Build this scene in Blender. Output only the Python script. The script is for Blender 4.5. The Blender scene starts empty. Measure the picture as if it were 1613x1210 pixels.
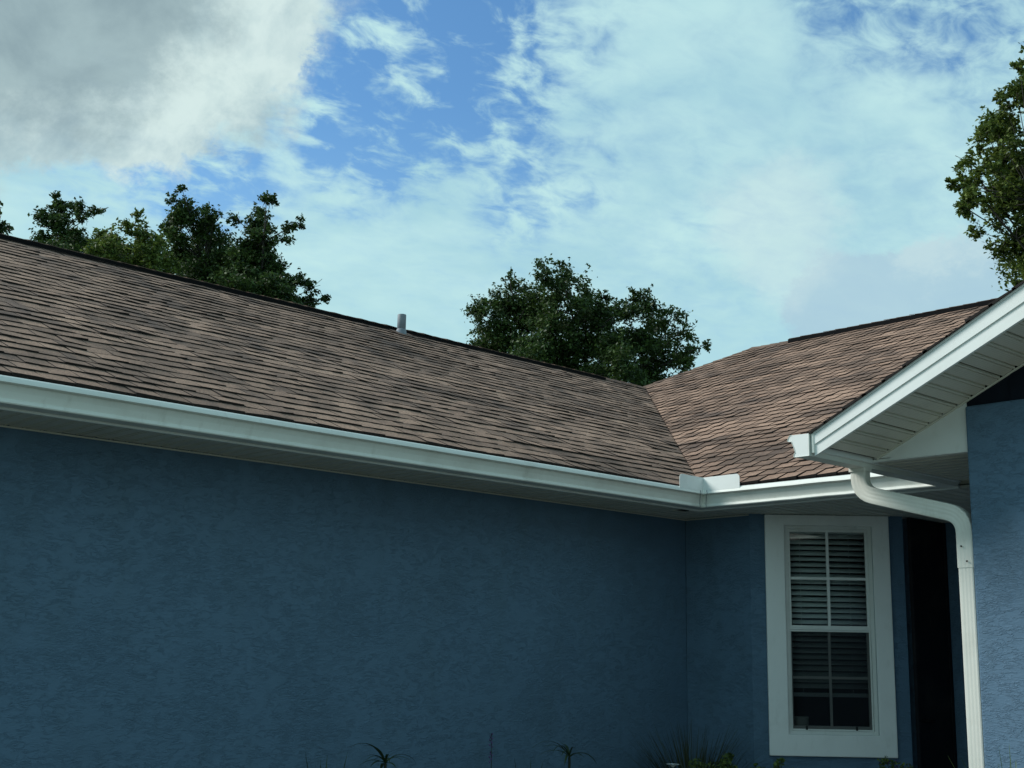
import bpy, math, random
import numpy as np
from mathutils import Vector, Matrix

scene = bpy.context.scene
COL = scene.collection
rng = np.random.default_rng(11)
random.seed(5)

# ------------------------------------------------------------------ camera
CAMZ = 1.35                                   # eye height above the lawn
F, PIT, ROLL, YAW = 2084.39, math.radians(12.05617), math.radians(1.04589), math.radians(46.60657)
PW, PH = 1613.0, 1210.0
_d = np.array([-math.sin(YAW), math.cos(YAW), 0]); _r = np.array([math.cos(YAW), math.sin(YAW), 0]); _u = np.array([0, 0, 1.0])
FW = _d * math.cos(PIT) + _u * math.sin(PIT)
_up = -_d * math.sin(PIT) + _u * math.cos(PIT)
RT = _r * math.cos(ROLL) + _up * math.sin(ROLL)
UP = -_r * math.sin(ROLL) + _up * math.cos(ROLL)
CAM = np.array([0, 0, CAMZ])

def ray(x, y):
    return FW + RT * (x - PW / 2) / F - UP * (y - PH / 2) / F
def on_plane(x, y, n, c):
    d = ray(x, y); n = np.array(n, float)
    return CAM + d * ((c - n @ CAM) / (n @ d))
def at_depth(x, y, D):
    return CAM + ray(x, y) * D
def proj(P):
    P = np.asarray(P, float) - CAM
    k = P @ FW
    return PW / 2 + F * (P @ RT) / k, PH / 2 - F * (P @ UP) / k

cam = bpy.data.cameras.new('camera')
cam.sensor_fit = 'HORIZONTAL'; cam.sensor_width = 36.0; cam.lens = 36.0 * F / PW
cam.clip_start = 0.05; cam.clip_end = 3000
camo = bpy.data.objects.new('camera', cam); COL.objects.link(camo)
M = Matrix.Identity(4)
for i in range(3):
    M[i][0] = RT[i]; M[i][1] = UP[i]; M[i][2] = -FW[i]; M[i][3] = CAM[i]
camo.matrix_world = M
scene.camera = camo

# ------------------------------------------------------------------ light
SUN_EL, SUN_AZ = math.radians(38), (-1.25, -1.0)        # soft sun through cloud, from behind the camera's left shoulder
_a = np.array(SUN_AZ) / np.hypot(*SUN_AZ)
SUND = Vector((_a[0] * math.cos(SUN_EL), _a[1] * math.cos(SUN_EL), math.sin(SUN_EL)))
sun = bpy.data.lights.new('sun', 'SUN'); sun.energy = 3.8; sun.angle = math.radians(24); sun.color = (1.0, 0.97, 0.92)
suno = bpy.data.objects.new('sun', sun); COL.objects.link(suno)
suno.rotation_euler = SUND.to_track_quat('Z', 'Y').to_euler()
suno.location = (0, -10, 20)

scene.view_settings.view_transform = 'Standard'
scene.view_settings.look = 'None'
scene.view_settings.gamma = 1.0
scene.view_settings.exposure = 0.0

world = bpy.data.worlds.new('World'); scene.world = world; world.use_nodes = True
nt = world.node_tree; nt.nodes.clear()

class G:
    """tiny node graph helper"""
    def __init__(s, nt): s.nt = nt
    def n(s, t, **kw):
        nd = s.nt.nodes.new(t)
        for k, v in kw.items(): setattr(nd, k, v)
        return nd
    def put(s, sock, v):
        if hasattr(v, 'is_linked') or hasattr(v, 'links'): s.nt.links.new(v, sock)
        elif v is not None:
            sock.default_value = v
    def math(s, op, a, b=None, c=None, clamp=False):
        nd = s.n('ShaderNodeMath', operation=op); nd.use_clamp = clamp
        s.put(nd.inputs[0], a)
        if b is not None: s.put(nd.inputs[1], b)
        if c is not None: s.put(nd.inputs[2], c)
        return nd.outputs[0]
    def vmath(s, op, a, b=None):
        nd = s.n('ShaderNodeVectorMath', operation=op)
        s.put(nd.inputs[0], a)
        if b is not None: s.put(nd.inputs[1], b)
        return nd.outputs['Value'] if op in ('DOT_PRODUCT', 'LENGTH', 'DISTANCE') else nd.outputs[0]
    def noise(s, vec, scale, detail=4, rough=.5, dist=0.0):
        nd = s.n('ShaderNodeTexNoise'); s.put(nd.inputs['Vector'], vec)
        nd.inputs['Scale'].default_value = scale; nd.inputs['Detail'].default_value = detail
        nd.inputs['Roughness'].default_value = rough; nd.inputs['Distortion'].default_value = dist
        return nd.outputs['Fac']
    def smooth(s, v, a, b, lo=0.0, hi=1.0):
        nd = s.n('ShaderNodeMapRange'); nd.interpolation_type = 'SMOOTHSTEP'
        s.put(nd.inputs[0], v)
        for i, q in enumerate((a, b, lo, hi)): s.put(nd.inputs[1 + i], q)
        return nd.outputs[0]
    def mix(s, f, a, b, mode='MIX'):
        nd = s.n('ShaderNodeMix', data_type='RGBA', blend_type=mode)
        s.put(nd.inputs[0], f)
        s.put(nd.inputs[6], a if hasattr(a, 'links') else (*a, 1)[:4])
        s.put(nd.inputs[7], b if hasattr(b, 'links') else (*b, 1)[:4])
        return nd.outputs[2]
    def mapping(s, vec, scale=(1, 1, 1), loc=(0, 0, 0), rot=(0, 0, 0)):
        nd = s.n('ShaderNodeMapping'); s.put(nd.inputs[0], vec)
        nd.inputs[1].default_value = loc; nd.inputs[2].default_value = rot; nd.inputs[3].default_value = scale
        return nd.outputs[0]

def build_sky():
    g = G(nt)
    out = g.n('ShaderNodeOutputWorld'); bg = g.n('ShaderNodeBackground')
    nt.links.new(bg.outputs[0], out.inputs[0]); bg.inputs[1].default_value = 0.1
    sky = g.n('ShaderNodeTexSky', sky_type='NISHITA'); sky.sun_disc = False
    sky.sun_elevation = SUN_EL
    sky.sun_rotation = math.atan2(SUND.x, SUND.y)
    sky.air_density = 1.0; sky.dust_density = 0.4; sky.ozone_density = 1.0
    blue = g.mix(1.0, sky.outputs[0], (0.88, 1.38, 1.65), 'MULTIPLY')
    co = g.n('ShaderNodeTexCoord').outputs['Generated']
    sep = g.n('ShaderNodeSeparateXYZ'); g.put(sep.inputs[0], co)
    den = g.math('MAXIMUM', g.math('ADD', sep.outputs[2], 0.16), 0.05)
    cmb = g.n('ShaderNodeCombineXYZ')
    g.put(cmb.inputs[0], g.math('DIVIDE', sep.outputs[0], den)); g.put(cmb.inputs[1], g.math('DIVIDE', sep.outputs[1], den))
    P = cmb.outputs[0]                                       # cloud layer seen from below
    n_big = g.noise(P, 0.9, 5, .55, .3)
    n_mid = g.noise(g.mapping(P, (1.0, 1.0, 1), (3.1, 1.7, 0.2)), 3.4, 6, .62, .4)
    n_fine = g.noise(g.mapping(P, (1.25, 0.9, 1), (7, 2, 0), (0, 0, math.radians(35))), 16.0, 5, .6, .4)
    def warp(scale, amp, seed, detail=5, rough=.62):
        nd = g.n('ShaderNodeTexNoise'); g.put(nd.inputs['Vector'], g.mapping(co, (1, 1, 1.3), seed))
        nd.inputs['Scale'].default_value = scale; nd.inputs['Detail'].default_value = detail; nd.inputs['Roughness'].default_value = rough
        sc = g.n('ShaderNodeVectorMath', operation='SCALE'); g.put(sc.inputs[0], g.vmath('SUBTRACT', nd.outputs['Color'], (.5, .5, .5))); sc.inputs[3].default_value = amp
        return sc.outputs[0]
    w_soft = g.vmath('ADD', co, g.vmath('ADD', warp(6.0, .17, (3, 1, 5)), warp(26.0, .045, (8, 2, 1))))
    w_cum = g.vmath('ADD', co, g.vmath('ADD', warp(9.0, .13, (1, 7, 2), 7, .66), warp(40.0, .022, (4, 4, 9))))
    def spot(src, px, py, rad_px, a=.2, b=1.15):
        """1 at a sky direction, falling to 0 at its angular radius, ragged by the warp"""
        d = ray(px, py); d = d / np.linalg.norm(d)
        return g.smooth(g.math('DIVIDE', g.vmath('DISTANCE', src, tuple(d)), rad_px / F), a, b, 1.0, 0.0)
    # thin high veil with openings of blue
    veil = g.math('ADD', g.math('MULTIPLY', n_big, 0.55), 0.47)
    veil = g.math('SUBTRACT', veil, g.smooth(sep.outputs[2], .48, .95, 0.0, .38))     # thinner overhead
    for (px, py, r, k) in ((600, 40, 230, .56), (790, 70, 190, .34), (325, 275, 130, .55), (545, 235, 130, .50), (480, 150, 120, .3),
                           (1360, 0, 150, .36), (1560, 30, 150, .30), (850, 305, 130, .30), (150, 240, 170, .30), (760, 170, 170, .25)):
        veil = g.math('SUBTRACT', veil, g.math('MULTIPLY', spot(w_soft, px, py, r), k))
    broken = g.math('MULTIPLY', g.math('SUBTRACT', n_fine, 0.49), 3.0)
    soft = g.math('MULTIPLY', g.math('SUBTRACT', n_mid, 0.5), 0.9)
    edge = g.smooth(veil, 0.20, 0.80, 1.0, 0.16)            # mottled where it is thin
    v2 = g.math('ADD', veil, g.math('MULTIPLY', g.math('ADD', broken, soft), edge))
    cover = g.smooth(v2, -0.02, 0.92, 0.0, 0.96)
    tone = g.noise(g.mapping(P, (1, 1, 1), (5, 9, 0)), 2.2, 5, .58, .4)
    veil_col = g.mix(g.smooth(tone, 0.34, 0.66), (3.9, 6.6, 7.4), (5.6, 8.3, 8.3))
    c = g.mix(cover, blue, veil_col)
    # hazy whiteness towards the horizon
    low = g.smooth(sep.outputs[2], 0.12, 0.42, 0.55, 0.0)
    c = g.mix(low, c, (5.3, 8.0, 8.0))
    # faint grey cumulus low on the right
    lowc = g.smooth(g.math('ADD', spot(w_cum, 1350, 470, 130, .3, 1.0), spot(w_cum, 1490, 480, 140, .3, 1.0)), .1, .55)
    c = g.mix(g.math('MULTIPLY', lowc, .72), c, (4.1, 5.9, 7.1))
    wht = g.smooth(g.math('ADD', spot(w_cum, 1490, 420, 80), spot(w_cum, 1240, 345, 150)), .1, .9)
    c = g.mix(g.math('MULTIPLY', wht, .40), c, (6.6, 8.2, 8.1))
    # big cumulus upper left: bright ragged rim, grey belly
    def union(src, lst, a, b):
        q = None
        for (px, py, r) in lst:
            t = spot(src, px, py, r, a, b); q = t if q is None else g.math('MAXIMUM', q, t)
        return q
    big = union(w_cum, ((60, -10, 300), (290, 20, 240), (230, 120, 190), (40, 150, 170), (390, 50, 130), (-150, 60, 300), (250, -170, 330)), .45, 1.05)
    body = g.smooth(big, 0.05, 0.60)
    belly = union(w_cum, ((80, 50, 230), (150, 90, 160), (-100, 20, 280), (200, -20, 190)), .15, 1.1)
    n_c = g.noise(g.mapping(co, (1, 1, 1), (2, 5, 1)), 11, 7, .6, .3)
    n_d = g.noise(g.mapping(co, (1, 1, 1), (6, 3, 3)), 26, 4, .6, .2)
    rimcol = g.mix(g.smooth(n_c, .36, .62), (3.9, 5.4, 5.9), (6.8, 8.3, 8.1))
    rimcol = g.mix(g.math('MULTIPLY', g.smooth(n_d, .45, .65), .35), rimcol, (4.3, 5.9, 6.2))
    bellycol = g.mix(g.smooth(n_c, .3, .7), (2.5, 3.5, 3.9), (3.6, 4.9, 5.2))
    cc = g.mix(g.math('MULTIPLY', g.smooth(belly, .02, .85), .95), rimcol, bellycol)
    c = g.mix(g.math('MULTIPLY', body, .97), c, cc)
    nt.links.new(c, bg.inputs[0])
build_sky()

# ------------------------------------------------------------------ helpers
def link(o, parent=None):
    COL.objects.link(o)
    if parent is not None: o.parent = parent
    return o
def thing(name, label, cat, loc=(0, 0, 0), group=None):
    o = bpy.data.objects.new(name, None); o.empty_display_size = .1
    o.location = loc; link(o)
    o['label'] = label; o['category'] = cat
    if group: o['group'] = group
    return o
class MB:
    """collects geometry in world space; build() makes one mesh object"""
    def __init__(s): s.v = []; s.f = []; s.m = []
    def add(s, vs, fs, mi=0):
        o = len(s.v); s.v += [tuple(map(float, p)) for p in vs]
        s.f += [tuple(i + o for i in f) for f in fs]; s.m += [mi] * len(fs)
    def hexa(s, b, t, mi=0):
        s.add(list(b) + list(t), [(3, 2, 1, 0), (4, 5, 6, 7), (0, 1, 5, 4), (1, 2, 6, 5), (2, 3, 7, 6), (3, 0, 4, 7)], mi)
    def box(s, lo, hi, mi=0):
        (x0, y0, z0), (x1, y1, z1) = lo, hi
        s.hexa([(x0, y0, z0), (x1, y0, z0), (x1, y1, z0), (x0, y1, z0)], [(x0, y0, z1), (x1, y0, z1), (x1, y1, z1), (x0, y1, z1)], mi)
    def prism(s, poly, off, mi=0):
        """polygon (world points) extruded by a vector"""
        n = len(poly); off = np.array(off)
        a = [np.array(p, float) for p in poly]; b = [p + off for p in a]
        s.add(a + b, [tuple(range(n))[::-1], tuple(range(n, 2 * n))] + [(i, (i + 1) % n, n + (i + 1) % n, n + i) for i in range(n)], mi)
    def strip(s, A, B, mi=0):
        n = len(A); s.add(list(A) + list(B), [(i, i + 1, n + i + 1, n + i) for i in range(n - 1)], mi)
    def rings(s, rings, mi=0, cap=True):
        n = len(rings[0]); o = len(s.v)
        for r in rings: s.v += [tuple(map(float, p)) for p in r]
        for k in range(len(rings) - 1):
            for i in range(n):
                j = (i + 1) % n
                s.f.append((o + k * n + i, o + k * n + j, o + (k + 1) * n + j, o + (k + 1) * n + i)); s.m.append(mi)
        if cap:
            s.f.append(tuple(o + i for i in range(n))[::-1]); s.f.append(tuple(o + (len(rings) - 1) * n + i for i in range(n))); s.m += [mi, mi]
    def tube(s, pts, rad, seg=8, mi=0):
        pts = [np.array(p, float) for p in pts]; R = []
        for i, p in enumerate(pts):
            t = pts[min(i + 1, len(pts) - 1)] - pts[max(i - 1, 0)]; t /= np.linalg.norm(t) + 1e-9
            a = np.cross(t, (0.31, 0.17, 0.93)); 
            if np.linalg.norm(a) < .1: a = np.cross(t, (1, 0, 0))
            a /= np.linalg.norm(a); b = np.cross(t, a)
            r = rad[i] if hasattr(rad, '__len__') else rad
            R.append([p + r * (a * math.cos(2 * math.pi * k / seg) + b * math.sin(2 * math.pi * k / seg)) for k in range(seg)])
        s.rings(R, mi)
    def build(s, name, mats, parent=None, smooth=False, bevel=0, solid=0, origin=None):
        me = bpy.data.meshes.new(name)
        v = np.array(s.v); o3 = np.array(origin) if origin is not None else np.zeros(3)
        me.from_pydata([tuple(p) for p in (v - o3)], [], s.f)
        mats = mats if isinstance(mats, (list, tuple)) else [mats]
        for m in mats: me.materials.append(m)
        me.polygons.foreach_set('material_index', s.m)
        if smooth: me.polygons.foreach_set('use_smooth', [True] * len(s.f))
        me.update()
        o = bpy.data.objects.new(name, me)
        link(o, parent)
        base = np.array(parent.location) if parent is not None and parent.type == 'EMPTY' else np.zeros(3)
        o.location = tuple(o3 - base)
        if bevel:
            b = o.modifiers.new('bevel', 'BEVEL'); b.width = bevel; b.segments = 2; b.limit_method = 'ANGLE'
        if solid:
            q = o.modifiers.new('solid', 'SOLIDIFY'); q.thickness = solid; q.offset = 0
        return o
def frac_bm(me_obj):                         # consistent outward normals
    import bmesh
    bm = bmesh.new(); bm.from_mesh(me_obj.data); bmesh.ops.recalc_face_normals(bm, faces=bm.faces); bm.to_mesh(me_obj.data); bm.free()
    return me_obj

# ------------------------------------------------------------------ materials
def mat(name):
    m = bpy.data.materials.new(name); m.use_nodes = True
    t = m.node_tree; t.nodes.clear(); g = G(t)
    out = g.n('ShaderNodeOutputMaterial'); b = g.n('ShaderNodeBsdfPrincipled')
    t.links.new(b.outputs[0], out.inputs[0])
    pos = g.n('ShaderNodeNewGeometry').outputs['Position']
    return m, g, b, pos, out
def bump(g, b, h, strength, dist):
    nd = g.n('ShaderNodeBump'); nd.inputs['Strength'].default_value = strength; nd.inputs['Distance'].default_value = dist
    g.put(nd.inputs['Height'], h); g.nt.links.new(nd.outputs[0], b.inputs['Normal'])

def stucco(name, col):
    m, g, b, pos, _ = mat(name)
    # trowelled skip texture: clusters of short wavering level ridges over a fine sand grain
    P = g.mapping(pos, (1, 1, 3.2))
    wv = g.noise(pos, 2.2, 3, .5)
    n1 = g.noise(P, 15.0, 4, .6, .5)
    ridge = g.math('SUBTRACT', 1.0, g.math('MULTIPLY', g.math('ABSOLUTE', g.math('SUBTRACT', n1, .5)), 16.0), clamp=True)
    n2 = g.noise(g.mapping(pos, (1, 1, 3.0), (4, 2, 7)), 20.0, 3, .55, .8)
    ridge2 = g.math('SUBTRACT', 1.0, g.math('MULTIPLY', g.math('ABSOLUTE', g.math('SUBTRACT', n2, .5)), 13.0), clamp=True)
    clus = g.smooth(g.noise(g.mapping(pos, (1, 1, 1.6), (1, 5, 2)), 2.2, 4, .6), .24, .52)
    brk = g.smooth(g.noise(g.mapping(pos, (1, 1, 1.5), (6, 1, 4)), 11.0, 3, .55), .38, .56)
    h = g.math('ADD', g.math('MULTIPLY', ridge, g.math('MULTIPLY', clus, brk)), g.math('MULTIPLY', ridge2, g.math('MULTIPLY', g.smooth(wv, .45, .62), .6)))
    h = g.math('ADD', h, g.math('MULTIPLY', n1, .9))
    grain = g.noise(pos, 160, 3, .6)
    h = g.math('ADD', h, g.math('MULTIPLY', grain, .28))
    bump(g, b, h, 0.62, 0.006)
    fade = g.noise(g.mapping(pos, (1, 1, .7)), 1.1, 5, .55)
    dirt = g.smooth(g.noise(g.mapping(pos, (1, 1, .35), (9, 3, 1)), 5.0, 5, .6), .46, .74)
    c = g.mix(g.smooth(fade, .3, .7), tuple(k * .97 for k in col), tuple(k * 1.03 for k in col))
    c = g.mix(g.math('MULTIPLY', dirt, .24), c, (col[0] * .75, col[1] * .7, col[2] * .6))
    speck = g.smooth(g.noise(pos, 55, 2, .5), .74, .80)
    c = g.mix(g.math('MULTIPLY', speck, .35), c, tuple(k * .55 for k in col))
    g.put(b.inputs['Base Color'], c); b.inputs['Roughness'].default_value = .78
    b.inputs['Specular IOR Level'].default_value = .3
    return m
M_STUCCO = stucco('blue_stucco_paint', (.092, .166, .244))

def painted(name, col, rough=.42, dirt=.18, dirtcol=(.34, .33, .27), perf=False, grain=.2):
    m, g, b, pos, _ = mat(name)
    n = g.noise(pos, 3.0, 6, .6); n2 = g.noise(g.mapping(pos, (1, 1, .4), (3, 1, 8)), 14.0, 5, .65)
    d = g.math('MULTIPLY', g.math('ADD', g.smooth(n, .45, .75), g.smooth(n2, .55, .8)), dirt)
    c = g.mix(d, col, dirtcol)
    if perf:
        v = g.n('ShaderNodeTexVoronoi'); v.inputs['Scale'].default_value = 190; v.inputs['Randomness'].default_value = .0
        g.put(v.inputs['Vector'], pos)
        c = g.mix(g.smooth(v.outputs['Distance'], .22, .30, .55, 0), c, (.05, .05, .045))
    g.put(b.inputs['Base Color'], c); b.inputs['Roughness'].default_value = rough
    b.inputs['Specular IOR Level'].default_value = .5 if rough < .7 else .1
    h = g.math('ADD', g.noise(pos, 5, 3, .5), g.math('MULTIPLY', g.noise(pos, 220, 2, .5), .08))
    bump(g, b, h, grain, .002)
    return m
M_GUTTER = painted('white_gutter_aluminium', (.68, .71, .66), .6, .28)
M_FASCIA = painted('white_fascia_aluminium', (.70, .74, .72), .55, .14)
M_SOFFIT = painted('white_soffit_vinyl', (.58, .58, .50), .5, .22)
M_SOFFITV = painted('vented_soffit_vinyl', (.60, .60, .52), .5, .22, perf=True)
M_TRIM = painted('white_stucco_trim', (.82, .84, .81), .75, .16, grain=.5)
M_FRAME = painted('white_window_frame', (.70, .72, .68), .45, .25)
M_GROOVE = painted('dark_seam', (.03, .03, .028), .7, 0)
M_DOWN = painted('cream_downspout_aluminium', (.66, .67, .61), .4, .28)
M_GABLE = painted('near_black_gable', (.008, .012, .020), .75, .05, (.03, .04, .05))  # near-black navy over the whole gable panel and its boards
M_LEAD = painted('weathered_grey_pipe', (.13, .16, .19), .6, .35, (.30, .33, .35))
M_SLAT = painted('grey_white_slat', (.60, .64, .64), .45, .05)
M_CUP = painted('ivory_ceramic', (.80, .80, .76), .35, .05)
M_ROOM = painted('interior_paint', (.14, .14, .13), .8, .1)
M_SHADE_PANEL = painted('recess_shade_black', (.010, .012, .016), .7, .05)  # near-black colour standing in for the shade of the entry recess
M_VENT = painted('black_ridge_vent', (.006, .006, .007), .95, .1, (.02, .02, .02))

def shingle_mat(name, edge=False):
    m, g, b, pos, _ = mat(name)
    if edge:
        n = g.noise(pos, 60, 3, .6)
        c = g.mix(n, (.010, .009, .009), (.030, .026, .024))
    else:
        at = g.n('ShaderNodeAttribute', attribute_name='rnd'); r = at.outputs['Fac']
        big = g.noise(g.mapping(pos, (1, 1, 1), (3, 3, 3)), .8, 5, .6, .3)
        mid = g.noise(g.mapping(pos, (1.0, 1.0, 2)), 3.2, 5, .65, .5)
        t = g.math('ADD', g.math('MULTIPLY', r, .36), g.math('ADD', g.math('MULTIPLY', big, .55), g.math('MULTIPLY', mid, .55)))
        t = g.smooth(t, .42, 1.06)
        ramp = g.n('ShaderNodeValToRGB'); g.put(ramp.inputs[0], t)
        el = ramp.color_ramp.elements
        el[0].position = 0; el[0].color = (.125, .084, .062, 1)
        el[1].position = 1; el[1].color = (.50, .325, .232, 1)
        e = el.new(.5); e.color = (.33, .212, .152, 1)
        gr = g.math('ADD', g.math('MULTIPLY', g.noise(pos, 260, 2, .7), .5), g.math('MULTIPLY', g.noise(pos, 75, 3, .7), .5))
        c = g.mix(g.smooth(gr, .38, .62), g.mix(.62, ramp.outputs[0], (.05, .04, .037)), ramp.outputs[0])
        alg = g.smooth(g.noise(g.mapping(pos, (.5, 1.5, .5), (2, 7, 1)), 1.6, 4, .6), .50, .72)
        c = g.mix(g.math('MULTIPLY', alg, .58), c, (.045, .039, .039))
        h = g.math('ADD', gr, g.math('MULTIPLY', g.noise(pos, 30, 2, .5), .6))
        bump(g, b, h, .8, .004)
    g.put(b.inputs['Base Color'], c); b.inputs['Roughness'].default_value = .92
    b.inputs['Specular IOR Level'].default_value = .2
    return m
M_SH = shingle_mat('brown_asphalt_shingle'); M_SHE = shingle_mat('shingle_cut_edge', True)

def glass_mat():
    m, g, b, pos, out = mat('window_glass')
    tr = g.n('ShaderNodeBsdfTransparent'); tr.inputs[0].default_value = (.92, .95, .94, 1)
    gl = g.n('ShaderNodeBsdfGlossy'); gl.inputs['Roughness'].default_value = .03
    fr = g.n('ShaderNodeFresnel'); fr.inputs[0].default_value = 1.5
    mx = g.n('ShaderNodeMixShader'); g.put(mx.inputs[0], fr.outputs[0])
    g.nt.links.new(tr.outputs[0], mx.inputs[1]); g.nt.links.new(gl.outputs[0], mx.inputs[2]); g.nt.links.new(mx.outputs[0], out.inputs[0])
    return m
M_GLASS = glass_mat()
def screen_mat():
    m, g, b, pos, out = mat('insect_screen_mesh')
    tr = g.n('ShaderNodeBsdfTransparent'); df = g.n('ShaderNodeBsdfDiffuse'); df.inputs[0].default_value = (.012, .015, .018, 1)
    mx = g.n('ShaderNodeMixShader'); mx.inputs[0].default_value = .36
    g.nt.links.new(tr.outputs[0], mx.inputs[1]); g.nt.links.new(df.outputs[0], mx.inputs[2]); g.nt.links.new(mx.outputs[0], out.inputs[0])
    return m
M_SCREEN = screen_mat()

def leaf_mat(name, dark, light, trans=.25):
    m, g, b, pos, out = mat(name)
    at = g.n('ShaderNodeAttribute', attribute_name='rnd'); r = at.outputs['Fac']
    n = g.noise(pos, 1.3, 3, .6)
    t = g.math('ADD', g.math('MULTIPLY', r, .6), g.math('MULTIPLY', n, .7))
    c = g.mix(g.smooth(t, .35, .95), dark, light)
    g.put(b.inputs['Base Color'], c); b.inputs['Roughness'].default_value = .55
    b.inputs['Specular IOR Level'].default_value = .3
    tl = g.n('ShaderNodeBsdfTranslucent'); g.put(tl.inputs[0], c)
    mx = g.n('ShaderNodeMixShader'); mx.inputs[0].default_value = trans
    g.nt.links.new(b.outputs[0], mx.inputs[1]); g.nt.links.new(tl.outputs[0], mx.inputs[2]); g.nt.links.new(mx.outputs[0], out.inputs[0])
    return m
M_OAK = leaf_mat('oak_leaf', (.018, .040, .012), (.066, .115, .026))
M_OAK2 = leaf_mat('bright_oak_leaf', (.036, .066, .014), (.15, .205, .04), .32)
M_BLADE = leaf_mat('strap_leaf', (.025, .045, .02), (.05, .085, .035))
M_SHRUB = leaf_mat('shrub_leaf', (.06, .10, .025), (.20, .27, .07), .3)
M_GRASSY = leaf_mat('dark_grass_blade', (.03, .038, .022), (.06, .075, .035))
M_FLOWER = leaf_mat('purple_flower', (.07, .04, .14), (.16, .09, .28))
M_WHITEFL = leaf_mat('white_flower', (.6, .62, .6), (.8, .82, .8))
def plain(name, a, bcol, scale, rough=.9, bm=.6, dist=.02):
    m, g, b, pos, _ = mat(name)
    n = g.noise(pos, scale, 6, .65); g.put(b.inputs['Base Color'], g.mix(g.smooth(n, .3, .7), a, bcol)); b.inputs['Roughness'].default_value = rough
    bump(g, b, n, bm, dist)
    return m
M_BARK = plain('oak_bark', (.02, .017, .014), (.05, .044, .038), 14)
M_LAWN = plain('lawn', (.035, .055, .018), (.075, .10, .035), 9)
M_CONC = plain('concrete_paving', (.20, .195, .18), (.30, .29, .27), 6, .85, .3, .004)
M_MULCH = plain('bark_mulch', (.045, .028, .018), (.11, .07, .045), 40)

# ------------------------------------------------------------------ key dimensions (metres)
HS = CAMZ + 1.21              # soffit height
GB = HS                       # gutter bottom
XA = -6.906                   # long wall face (looks +x)
YB = 8.522                    # short wall face (looks -y)
FA = -6.400                   # fascia lines
FB = 8.080
FC = -4.255
ZE = CAMZ + 1.385; SL = .485  # roof surface at the eave, pitch
CS = 1 / math.sqrt(1 + SL * SL); SN = SL * CS
XRA = -10.62; ZRA = ZE + SL * (FA - XRA)
YRB = 13.53; ZRB = ZE + SL * (YRB - FB)
XH = -9.85                    # left end of the main ridge
YR = 6.385                    # gable rake face
YG = 7.010                    # gable wall plane
YP = 6.980; XP = -3.613        # stucco front of the gable wing
XRC = -1.0; ZRC = ZE + SL * (XRC - FC)
XC2 = 1.5; FC2 = 2.255
Y0 = -2.2                     # left end of the long wing

# ------------------------------------------------------------------ ground
def ground():
    mb = MB(); n = 24; xs = np.linspace(-400, 400, n + 1)
    vs = [(x, y, 0) for y in xs for x in xs]
    mb.add(vs, [(j * (n + 1) + i, j * (n + 1) + i + 1, (j + 1) * (n + 1) + i + 1, (j + 1) * (n + 1) + i) for j in range(n) for i in range(n)])
    o = mb.build('ground', M_LAWN); o['kind'] = 'structure'
    mb = MB(); mb.add([(XA, Y0, .02), (-5.3, Y0, .02), (-5.3, 7.6, .02), (-4.4, 7.9, .02), (-4.4, 8.9, .02), (-5.42, 9.37, .02), (-6.264, YB, .02), (XA, YB, .02)], [tuple(range(8))])
    o = mb.build('planting_bed', M_MULCH); o['kind'] = 'structure'
    mb = MB(); mb.add([(-3.9, -14, .012), (1.6, -14, .012), (1.6, YP - .002, .012), (-3.9, YP - .002, .012)], [(0, 1, 2, 3)])  # paving out of view, added to bounce light up onto the soffits
    o = mb.build('bounce_paving', M_CONC); o['kind'] = 'structure'
    mb = MB(); mb.add([(-5.35, 7.2, .016), (-3.9, 7.2, .016), (XP - .01, YP + .1, .016), (XP - .01, 9.98, .016), (-5.40, 9.98, .016), (-5.40, 9.40, .016), (-4.7, 8.3, .016)], [tuple(range(7))])
    o = mb.build('entry_path', M_CONC); o['kind'] = 'structure'
ground()

# ------------------------------------------------------------------ house
house = thing('house', 'blue stucco house with brown shingle roof, white gutters and a gabled wing', 'house', (-9.0, 8.0, 0))
def hb(mb, name, mats, **k): return mb.build(name, mats, house, **k)

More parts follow.
